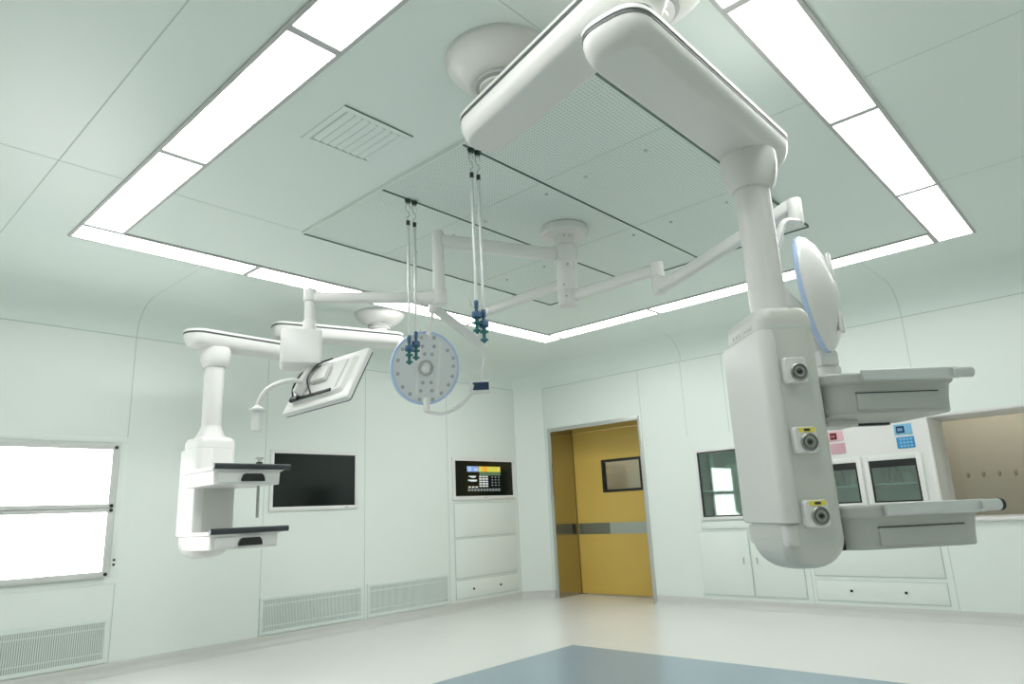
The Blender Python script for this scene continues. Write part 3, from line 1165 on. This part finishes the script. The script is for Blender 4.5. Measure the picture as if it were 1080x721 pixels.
def fg_shelf(z0_, dark_cap, x0=.115, x1=.622, yf=-.14, yb=.27, bh=.105):
    """tray with a drawer, a front rail tube and rounded inner corner"""
    W_, D_ = x1 - x0, yb - yf
    cx, cy = (x0 + x1) / 2, (yf + yb) / 2
    bm = BM()
    loft(bm, [rrect(W_ - .03, D_ - .03, .06, z0_, cx, cy), rrect(W_ - .02, D_ - .02, .065, z0_ + .004, cx, cy), rrect(W_ - .012, D_ - .012, .07, z0_ + bh * .55, cx, cy),
              rrect(W_, D_, .07, z0_ + bh, cx, cy)])
    sh = placed('shelf', bm, shelf_m, None, fp, org, HEAD_RZ)
    bm = BM()   # tray lip
    loft(bm, [rrect(W_ + .01, D_ + .01, .07, z0_ + bh, cx, cy), rrect(W_ + .022, D_ + .022, .075, z0_ + bh + .008, cx, cy), rrect(W_ + .022, D_ + .022, .075, z0_ + bh + .034, cx, cy),
              rrect(W_ + .012, D_ + .012, .07, z0_ + bh + .040, cx, cy)])
    placed('tray', bm, shelf_m, sh, fp, org, HEAD_RZ)
    bm = BM()   # drawer front with dark gap above
    box(bm, (x0 + .115, yf - .0015, z0_ + .012), (x1 - .085, yf + .02, z0_ + bh - .034), 0, .003)
    placed('drawer', bm, shelf_m, sh, fp, org, HEAD_RZ)
    bm = BM()
    box(bm, (x0 + .113, yf - .0005, z0_ + bh - .034), (x1 - .083, yf + .02, z0_ + bh - .030), 0)
    placed('drawer_gap', bm, line_m, sh, fp, org, HEAD_RZ)
    # front rail
    bm = BM()
    zr = z0_ + bh + .026
    beam(bm, (x0 + .13, yf - .030, zr), (x1 - .02, yf - .030, zr), .018, .042, .008)
    placed('front_rail', bm, rail_m, sh, fp, org, HEAD_RZ)
    bm = BM()
    cyl(bm, (x1 - .04, yf - .030, zr), (x1 + .035, yf - .030, zr), .019, 20, bev=.003)
    placed('rail_tube', bm, rail_m, sh, fp, org, HEAD_RZ)
    if dark_cap:
        bm = BM()
        cyl(bm, (x1 + .033, yf - .030, zr), (x1 + .045, yf - .030, zr), .021, 20, bev=.003)
        placed('end_cap', bm, black_m, sh, fp, org, HEAD_RZ)
    # bracket to the head
    bm = BM()
    box(bm, (.095, -.09, z0_ + .0), (x0 + .05, .10, z0_ + bh + .02), 0, .006)
    placed('bracket', bm, black_m, sh, fp, org, HEAD_RZ)
    return sh


s1 = fg_shelf(1.335, False)
s2 = fg_shelf(.870, True)
bm = BM()      # white runner blocks below the upper tray
box(bm, (.22, .06, 1.312), (.34, .20, 1.336), 0, .003)
placed('runner', bm, white_m, s1, fp, org, HEAD_RZ)
bm = BM()
box(bm, (.155, .20, 1.325), (.56, .23, 1.336), 0, .003)
placed('cross_bar', bm, char_m, s1, fp, org, HEAD_RZ)

# ---------------- second ceiling mount at the top of the frame
sm_ = thing('pendant_mount', 'round white ceiling mount behind the big arm elbow, cut by the top edge', 'ceiling mount', (1.95, 1.03, ZC - .003))
ceiling_mount(sm_, (1.95, 1.03), 2.74)

# ---------------- far pendant by the left wall
MF = (3.74, 5.06)
EF = (2.98, 5.30)
CF = (2.32, 5.29)
lp = thing('ceiling_pendant', 'white ceiling pendant by the left wall with two black edged drawer trays', 'ceiling pendant', (CF[0], CF[1], .83))
ceiling_mount(lp, MF, AZ1 + .124, .232)
add_arm(lp, (EF[0] - .05, EF[1]), (MF[0] + .1, MF[1] - .03), AZ1, AW)
bm = BM()
cyl(bm, (EF[0], EF[1], AZ2 + .12), (EF[0], EF[1], AZ1 + .003), .085, 32)
world_child(obj('elbow_joint', bm, shade_grey), lp)
add_arm(lp, EF, (CF[0] - .13, CF[1] - .01), AZ2, AW)
column(lp, CF, AZ2 + .004, 1.70, .072)
lorg = (CF[0], CF[1], 0)
bm = BM()
lathe(bm, [(.115, 0), (.11, .015), (.092, .045), (.078, .08), (.070, .11)], (CF[0], CF[1], 1.70), 40)
world_child(obj('column_foot', bm, arm_m), lp)
hd2 = service_head(lp, CF, .83, 1.71, 0, .29, .30, (white_m, white_m))
bm = BM()     # grey equipment plate on the front
box(bm, (-.10, -.172, 1.0), (.13, -.150, 1.46), 0, .006)
placed('front_plate', bm, head_m, hd2, lp, lorg, 0)
bm = BM()
box(bm, (-.152, -.07, 1.22), (-.145, -.02, 1.30), 0, .002)
placed('side_socket', bm, frame_m, hd2, lp, lorg, 0)


def far_shelf(z0_, bh=.092):
    x0, x1, yf, yb = -.235, .265, -.63, -.13
    cx, cy = (x0 + x1) / 2, (yf + yb) / 2
    W_, D_ = x1 - x0, yb - yf
    bm = BM()
    loft(bm, [rrect(W_ - .03, D_ - .03, .025, z0_, cx, cy), rrect(W_ - .02, D_ - .02, .03, z0_ + .004, cx, cy), rrect(W_ - .012, D_ - .012, .03, z0_ + bh, cx, cy)])
    sh = placed('shelf', bm, white_m, None, lp, lorg, 0)
    bm = BM()
    loft(bm, [rrect(W_ + .005, D_ + .005, .03, z0_ + bh, cx, cy), rrect(W_ + .02, D_ + .02, .035, z0_ + bh + .006, cx, cy), rrect(W_ + .02, D_ + .02, .035, z0_ + bh + .028, cx, cy)])
    placed('tray', bm, white_m, sh, lp, lorg, 0)
    bm = BM()
    beam(bm, (x0 - .012, yf - .014, z0_ + bh + .030), (x1 + .045, yf - .014, z0_ + bh + .030), .030, .040, .012)
    placed('front_bumper', bm, char_m, sh, lp, lorg, 0)
    bm = BM()
    box(bm, (x1 + .008, yf - .014, z0_ + bh + .012), (x1 + .03, yb, z0_ + bh + .040), 0, .004)
    placed('side_bumper', bm, white_m, sh, lp, lorg, 0)
    bm = BM()
    box(bm, (x0 + .03, yf - .003, z0_ + .012), (x1 - .03, yf + .02, z0_ + bh - .01), 0, .003)
    dr = placed('drawer', bm, white_m, sh, lp, lorg, 0)
    # half-round handle
    bm = BM()
    hcx, hz = cx + .02, z0_ + .022
    ring = []
    for i in range(13):
        a = pi * i / 12
        ring.append((hcx + .085 * cos(a) * (1 if True else 1), hz + .052 * min(1, sin(a) * 1.6)))
    loft(bm, [[Vector((x, yf - .004, z)) for x, z in ring], [Vector((x, yf - .022, z)) for x, z in ring]])
    placed('handle', bm, black_m, sh, lp, lorg, 0)
    bm = BM()
    box(bm, (-.10, -.19, z0_ + .02), (.10, -.14, z0_ + bh), 0, .004)
    placed('bracket', bm, white_m, sh, lp, lorg, 0)
    return sh


fs1 = far_shelf(1.325)
far_shelf(.895)
# steel pole through the rear of the upper tray
bm = BM()
px_, py_ = .19, -.42
cyl(bm, (px_, py_, 1.10), (px_, py_, 1.47), .011, 12)
placed('pole', bm, shade_grey, fs1, lp, lorg, 0)
bm = BM()
cyl(bm, (px_, py_, 1.455), (px_, py_, 1.50), .024, 16, bev=.004)
placed('clamp_knob', bm, black_m, fs1, lp, lorg, 0)
bm = BM()
cyl(bm, (px_, py_, 1.50), (px_, py_, 1.525), .014, 14)
box(bm, (px_ - .03, py_ - .006, 1.52), (px_ + .03, py_ + .006, 1.535), 0, .002)
placed('pole_top', bm, shade_grey, fs1, lp, lorg, 0)

# ================================================================== SURGICAL LIGHT ASSEMBLY
HUB = Vector((3.46, 2.63, 0))
sl = thing('surgical_light', 'white ceiling hub with arms carrying two round surgical lamps and a monitor', 'surgical light', (3.46, 2.63, ZC - .018))
bm = BM()
lathe(bm, [(.001, 0), (.155, 0), (.158, -.006), (.158, -.045), (.150, -.055), (.001, -.055)], (HUB.x, HUB.y, ZC - .0185), 48)
world_child(obj('ceiling_flange', bm, white_m), sl)
bm = BM()
lathe(bm, [(.072, 2.85), (.066, 2.80), (.066, 2.77), (.084, 2.755), (.084, 2.655), (.060, 2.645), (.060, 2.60), (.066, 2.595), (.066, 2.46), (.064, 2.457),
           (.064, 2.453), (.066, 2.450), (.066, 2.36), (.058, 2.35)], (HUB.x, HUB.y, 0), 40)
hub = world_child(obj('hub', bm, white_m), sl)
for z_, a in ((2.48, 200), (2.40, 210), (2.62, 230), (2.82, 220), (2.82, 250)):
    r_ = .066
    v = Vector((cos(radians(a)), sin(radians(a)), 0))
    bm = BM()
    cyl(bm, HUB + Vector((0, 0, z_)) + v * (r_ - .004), HUB + Vector((0, 0, z_)) + v * (r_ + .003), .006, 8)
    obj('screw', bm, shade_grey, hub)

# arm to the monitor
PA = Vector((2.648, 2.987, 0))
bm = BM()
beam(bm, (HUB.x, HUB.y, 2.70), (PA.x, PA.y, 2.70), .065, .085, .025)
arm_a = world_child(obj('support_arm', bm, white_m), sl)
bm = BM()
cyl(bm, (PA.x, PA.y, 2.385), (PA.x, PA.y, 2.765), .036, 24, bev=.006)
world_child(obj('drop_tube', bm, white_m), sl)
bm = BM()
cyl(bm, (PA.x, PA.y, 2.285), (PA.x, PA.y, 2.385), .045, 24, bev=.006)
QA = Vector((2.077, 3.496, 2.345))
beam(bm, (PA.x, PA.y, 2.335), (PA.x - .12, PA.y + .107, 2.335), .07, .085, .02, w2=.055, h2=.07)
beam(bm, (PA.x - .12, PA.y + .107, 2.335), QA, .055, .065, .02)
spa = world_child(obj('spring_arm', bm, white_m), sl)
bm = BM()
cyl(bm, (QA.x, QA.y, 2.32), (QA.x, QA.y, 2.395), .038, 20, bev=.005)
cyl(bm, (QA.x, QA.y, 2.20), (QA.x, QA.y, 2.32), .030, 20)
cyl(bm, (QA.x, QA.y, 2.13), (QA.x, QA.y, 2.20), .038, 20, bev=.005)
world_child(obj('swivel_tube', bm, white_m), sl)
# white equipment box
bm = BM()
loft(bm, [rrect(.20, .17, .02, 1.925), rrect(.225, .195, .02, 1.94), rrect(.225, .195, .02, 2.125), rrect(.215, .185, .02, 2.135)])
MB_ = Matrix.Translation((QA.x - .06, QA.y - .015, -.02)) @ Matrix.Rotation(radians(-28), 4, 'Z')
bm.transform(MB_)
ebx = world_child(obj('equipment_box', bm, white_m), sl)
bm = BM()
cyl(bm, (QA.x + .0, QA.y - .02, 1.86), (QA.x + .0, QA.y - .02, 1.93), .032, 20)
cyl(bm, (QA.x - .035, QA.y - .05, 1.868), (QA.x + .02, QA.y - .05, 1.868), .026, 20)
world_child(obj('monitor_joint', bm, white_m), sl)
bm = BM()
cyl(bm, (QA.x - .005, QA.y - .075, 1.868), (QA.x - .008, QA.y - .085, 1.868), .014, 14)
obj('joint_cap', bm, black_m, ebx)
# monitor
mR = Vector((.147, -.987, .063)).normalized()
mN = Vector((.851, .094, -.517))
mU = mR.cross(mN) * 1
if mU.z < 0:
    mU = -mU
mU.normalize()
mN = mU.cross(mR).normalized()
if mN.x < 0:
    mN = -mN
mC = Vector((2.081, 3.323, 1.815))
MM = Matrix((( mR.x, mN.x, mU.x, mC.x), (mR.y, mN.y, mU.y, mC.y), (mR.z, mN.z, mU.z, mC.z), (0, 0, 0, 1)))


def mon(name, bm, m_, parent=None):
    bm.transform(MM)
    o = obj(name, bm, m_)
    if parent is None:
        world_child(o, sl)
    else:
        o.parent = parent
    return o


W2, H2 = .267, .178
bm = BM()
loopf = lambda y, k, r=.015: [Vector((v.x, y, v.y)) for v in rrect(2 * (W2 - k), 2 * (H2 - k), r, 0)]
loft(bm, [loopf(0, .012), loopf(.004, .003), loopf(.010, 0), loopf(.030, 0)])
mo = mon('monitor', bm, white_m)
bm = BM()
loft(bm, [loopf(.0305, .001), loopf(.038, .002)])
mon('screen_bezel', bm, black_m, mo)
bm = BM()
box(bm, (-.235, .0382, -.145), (.235, .0386, .145), 0)
mon('screen', bm, screen_m, mo)
bm = BM()   # raised back housing
loft(bm, [[Vector((v.x, .001, v.y)) for v in rrect(.44, .27, .03, 0)], [Vector((v.x, -.02, v.y)) for v in rrect(.40, .235, .03, 0)]])
mon('back_housing', bm, white_m, mo)
bm = BM()
box(bm, (.15, -.0215, -.10), (.165, -.018, .10), 0, .001)
mon('vent_slot', bm, frame_m, mo)
bm = BM()   # yoke holding the monitor
box(bm, (-.07, -.05, -.03), (.05, -.018, .08), 0, .012)
beam(bm, (-.115, -.052, -.10), (-.085, -.060, .13), .060, .030, .008)
mon('yoke', bm, white_m, mo)
bm = BM()
beam(bm, (-.175, -.024, -.115), (.13, -.024, -.115), .012, .018, .004)
beam(bm, (-.185, -.030, -.118), (-.13, -.030, -.113), .022, .034, .008)
mon('connector_strip', bm, black_m, mo)
bm = BM()
tube(bm, [(-.14, -.02, .13), (-.165, -.06, .05), (-.175, -.06, -.05), (-.165, -.035, -.115)], .005, 8)
tube(bm, [(.0, -.02, .15), (-.03, -.07, .07), (-.05, -.075, -.03), (-.02, -.035, -.112)], .005, 8)
mon('cable', bm, black_m, mo)
# small camera on a bent arm, left of the box
bm = BM()
tube(bm, [(1.985, 3.40, 1.815), (1.90, 3.42, 1.81), (1.815, 3.455, 1.765), (1.782, 3.485, 1.70), (1.775, 3.49, 1.66)], .013, 12)
ca_ = world_child(obj('camera_arm', bm, white_m), sl)
bm = BM()
lathe(bm, [(.012, .03), (.020, .02), (.042, .008), (.042, .0), (.022, -.008), (.024, -.03), (.028, -.09), (.024, -.11), (.001, -.11)], (1.775, 3.49, 1.645), 24, 0, (.02, .02, 1))
obj('camera_head', bm, white_m, ca_)

# arm to lamp A
EB = Vector((3.528, 3.504, 0))
bm = BM()
beam(bm, (HUB.x, HUB.y, 2.515), (EB.x, EB.y, 2.515), .055, .07, .02)
world_child(obj('support_arm', bm, white_m), sl)
bm = BM()
cyl(bm, (EB.x, EB.y, 2.24), (EB.x, EB.y, 2.55), .032, 20, bev=.005)
world_child(obj('drop_tube', bm, white_m), sl)
TA = Vector((3.135, 3.60, 2.51))
bm = BM()
beam(bm, (EB.x, EB.y, 2.265), TA, .05, .065, .02)
cyl(bm, (TA.x, TA.y, TA.z - .04), (TA.x, TA.y, TA.z + .045), .034, 20, bev=.005)
world_child(obj('spring_arm', bm, white_m), sl)


LEDS = [(-.18, .84), (.20, .82), (-.20, .60), (.14, .58), (-.15, .38), (.06, .38), (-.18, -.38), (.06, -.40), (-.22, -.60), (.10, -.62),
        (-.26, -.84), (.12, -.85), (-.80, .10), (-.80, -.18), (-.70, -.42), (-.50, -.66), (-.60, .52), (-.78, .32), (.52, .66), (.70, .46),
        (.80, .16), (.78, -.20), (.62, -.54), (.40, -.72)]


def lamp_head(center, normal, R_, roll, parent_name='lamp_head', lit=False):
    """round lamp: white dome back, blue rim, lens face with ring of cells, centre ring"""
    n_ = Vector(normal).normalized()
    up = Vector((0, 0, 1))
    s_ = n_.cross(up).normalized()
    u_ = s_.cross(n_).normalized()
    M = Matrix(((s_.x, u_.x, n_.x, center[0]), (s_.y, u_.y, n_.y, center[1]), (s_.z, u_.z, n_.z, center[2]), (0, 0, 0, 1)))

    def put(name, bm, m_, parent):
        bm.transform(M)
        o = obj(name, bm, m_)
        if parent is None:
            world_child(o, sl)
        else:
            o.parent = parent
        return o
    bm = BM()
    lathe(bm, [(.001, -.085), (R_ * .25, -.082), (R_ * .55, -.068), (R_ * .82, -.040), (R_ * .95, -.015), (R_ * .985, 0.0), (R_ * .985, .012), (R_ * .93, .014), (.001, .014)], (0, 0, 0), 64)
    head = put(parent_name, bm, white_m, None)
    bm = BM()
    lathe(bm, [(R_ * .986, .001), (R_ * 1.0, .005), (R_ * 1.0, .017), (R_ * .98, .023), (R_ * .935, .024), (R_ * .935, .010)], (0, 0, 0), 64)
    put('rim', bm, rim_m, head)
    bm = BM()
    lathe(bm, [(.001, .012), (R_ * .935, .012), (R_ * .935, .020), (R_ * .6, .0215), (.001, .022)], (0, 0, 0), 64)
    put('lens', bm, lens_m, head)
    bm = BM()
    lathe(bm, [(R_ * .17, .020), (R_ * .17, .028), (R_ * .22, .028), (R_ * .22, .020)], (0, 0, 0), 40)
    put('centre_ring', bm, ring_m, head)
    bm = BM()
    lathe(bm, [(.001, .020), (R_ * .13, .020), (R_ * .13, .030), (R_ * .06, .050), (.001, .052)], (0, 0, 0), 30)
    put('handle', bm, white_m, head)
    for (u_0, v_0) in LEDS:
        bm = BM()
        cyl(bm, (R_ * u_0, R_ * v_0, .020), (R_ * u_0, R_ * v_0, .0236), .014, 14, bev=.001)
        put('led', bm, led_m, head)
    return head, put


LA = Vector((3.185, 3.767, 2.10))
hA, putA = lamp_head(LA, (-.30, -.90, -.22), .268, 0)
bm = BM()
for sx_ in (-.10, .06):  # reflections on the lens face, modelled as two white bars
    box(bm, (sx_ - .012, -.20, .0215), (sx_ + .012, .20, .0225), 0)
putA('lens_reflection', bm, white_m, hA)
# hanging rod and yoke of lamp A
bm = BM()
cyl(bm, (3.14, 3.615, 2.49), (3.145, 3.66, 2.30), .010, 12)
tube(bm, [(3.145, 3.66, 2.32), (3.16, 3.72, 2.36), (3.185, 3.80, 2.355)], .012, 10)
world_child(obj('hanging_rod', bm, white_m), sl)
bm = BM()
tube(bm, [(3.147, 3.70, 1.865), (3.14, 3.70, 1.82), (3.14, 3.69, 1.765)], .024, 12)
tube(bm, [(3.14, 3.69, 1.765), (3.24, 3.64, 1.755), (3.32, 3.56, 1.80), (3.38, 3.50, 1.88), (3.395, 3.48, 1.95)], .013, 10, sx=1.6)
yk = world_child(obj('yoke', bm, white_m), sl)
bm = BM()
tube(bm, [(3.528, 3.504, 2.24), (3.535, 3.50, 2.15), (3.50, 3.485, 2.05), (3.48, 3.475, 1.97)], .012, 10)
world_child(obj('hose', bm, white_m), sl)
bm = BM()
loft(bm, [rrect(.14, .06, .012, -.045), rrect(.15, .07, .012, -.040), rrect(.15, .07, .012, .040), rrect(.14, .06, .012, .045)])
bm.transform(Matrix.Translation((3.44, 3.46, 1.935)) @ Matrix.Rotation(radians(-48), 4, 'Z'))
cx_ = world_child(obj('control_box', bm, white_m), sl)
bm = BM()
box(bm, (-.05, -.038, -.026), (.065, -.0345, .03), 0)
bm.transform(Matrix.Translation((3.44, 3.46, 1.935)) @ Matrix.Rotation(radians(-48), 4, 'Z'))
obj('control_display', bm, navy_m, cx_)

# arm to lamp B
EC = Vector((3.453, 1.949, 0))
bm = BM()
beam(bm, (HUB.x, HUB.y, 2.41), (EC.x, EC.y, 2.41), .055, .07, .02)
cyl(bm, (EC.x, EC.y, 2.36), (EC.x, EC.y, 2.455), .040, 20, bev=.006)
world_child(obj('support_arm', bm, white_m), sl)
bm = BM()
cyl(bm, (EC.x, EC.y, 2.255), (EC.x, EC.y, 2.36), .040, 20, bev=.006)
TB = Vector((3.20, 1.035, 2.425))
beam(bm, (EC.x, EC.y, 2.30), (EC.x - .04, EC.y - .145, 2.31), .07, .085, .02, w2=.055, h2=.07)
beam(bm, (EC.x - .04, EC.y - .145, 2.31), TB, .055, .07, .02)
cyl(bm, (TB.x, TB.y, 2.32), (TB.x, TB.y, 2.45), .034, 20, bev=.005)
world_child(obj('spring_arm', bm, white_m), sl)
bm = BM()
tube(bm, [(3.20, 1.035, 2.335), (3.165, 1.036, 2.325), (3.126, 1.073, 2.316), (3.09, 1.112, 2.194), (3.06, 1.16, 2.068), (3.062, 1.125, 1.982)], .017, 12, sx=1.3)
tube(bm, [(3.062, 1.135, 2.00), (3.07, 1.105, 1.95), (3.096, 1.050, 1.863), (3.135, 1.034, 1.765), (3.185, 1.020, 1.665)], [.045] + [.040] * 5 + [.034] * 6 + [.026] * 6 + [.022] * 6 + [.022], 14, sx=.55)
world_child(obj('yoke', bm, white_m), sl)
bm = BM()
beam(bm, (3.17, 1.03, 1.655), (3.235, .985, 1.655), .07, .075, .012)
cyl(bm, (3.20, 1.01, 1.50), (3.20, 1.01, 1.615), .058, 24, bev=.006, r2=.064)
world_child(obj('yoke_pivot', bm, white_m), sl)
LB = Vector((3.13, .975, 1.945))
hB, putB = lamp_head(LB, (-.13, 1.0, -.06), .272, 0)
bm = BM()
box(bm, (-.03, -.20, -.078), (.03, -.03, -.060), 0, .008)
box(bm, (-.022, .04, -.088), (.022, .17, -.070), 0, .008)
putB('back_rib', bm, white_m, hB)

# ================================================================== INFUSION RODS ON CEILING TRACKS
def infusion_rod(x, y, zb, label):
    t_ = thing('infusion_rod', label, 'infusion rod', (x, y, ZC - .02), 0, 'infusion rods hanging from the ceiling')
    L0 = ZC - .02 - zb
    bm = BM()
    cyl(bm, (0, 0, -.022), (0, 0, .0), .014, 12, r2=.020)
    obj('glider', bm, dkgreen_m, t_)
    bm = BM()
    ringp = [(.016 * cos(2 * pi * i / 14), 0, -.05 + .028 * sin(2 * pi * i / 14)) for i in range(13)]
    tube(bm, ringp, .0028, 6)
    tube(bm, [(0, 0, -.078), (.010, 0, -.095), (0, 0, -.110), (-.008, 0, -.12), (0, 0, -.135)], .0028, 6)
    obj('hook', bm, alu_m, t_)
    bm = BM()
    cyl(bm, (0, 0, -.165), (0, 0, -.135), .011, 12, bev=.002)
    obj('collar', bm, black_m, t_)
    bm = BM()
    cyl(bm, (0, 0, -.56), (0, 0, -.16), .0085, 12)
    cyl(bm, (0, 0, -(L0 - .16)), (0, 0, -.55), .0065, 12)
    obj('rod', bm, rail_m, t_)
    bm = BM()
    b = -L0
    # bottle hooks above the clamp
    for a in (0, 90, 180, 270):
        v = Vector((cos(radians(a)), sin(radians(a)), 0))
        tube(bm, [Vector((0, 0, b + .15)), v * .02 + Vector((0, 0, b + .135)), v * .038 + Vector((0, 0, b + .15)), v * .042 + Vector((0, 0, b + .172))], .0026, 6)
    obj('bottle_hook', bm, alu_m, t_)
    bm = BM()
    lathe(bm, [(.009, b + .168), (.012, b + .160), (.012, b + .135), (.008, b + .128), (.008, b + .112), (.024, b + .108), (.026, b + .100), (.026, b + .082), (.020, b + .076)], (0, 0, 0), 18)
    obj('clamp_body', bm, tealb_m, t_)
    bm = BM()
    lathe(bm, [(.010, b + .078), (.010, b + .062), (.022, b + .058), (.022, b + .050), (.009, b + .046), (.009, b + .022), (.020, b + .018), (.020, b + .010), (.008, b + .006), (.008, b + .0)], (0, 0, 0), 18)
    obj('clamp_knob', bm, teal_m, t_)
    return t_


infusion_rod(2.401, 2.972, 1.885, 'thin infusion rod with teal clamp, leftmost of the four hanging from the ceiling')
infusion_rod(2.447, 2.968, 1.915, 'thin infusion rod with teal clamp, second from the left, in front of the round lamp')
infusion_rod(2.272, 2.292, 1.900, 'thin infusion rod with teal clamp, third from the left, ending above the spring arm elbow')
infusion_rod(2.316, 2.288, 1.860, 'thin infusion rod with teal clamp, rightmost of the four and hanging lowest to the right')
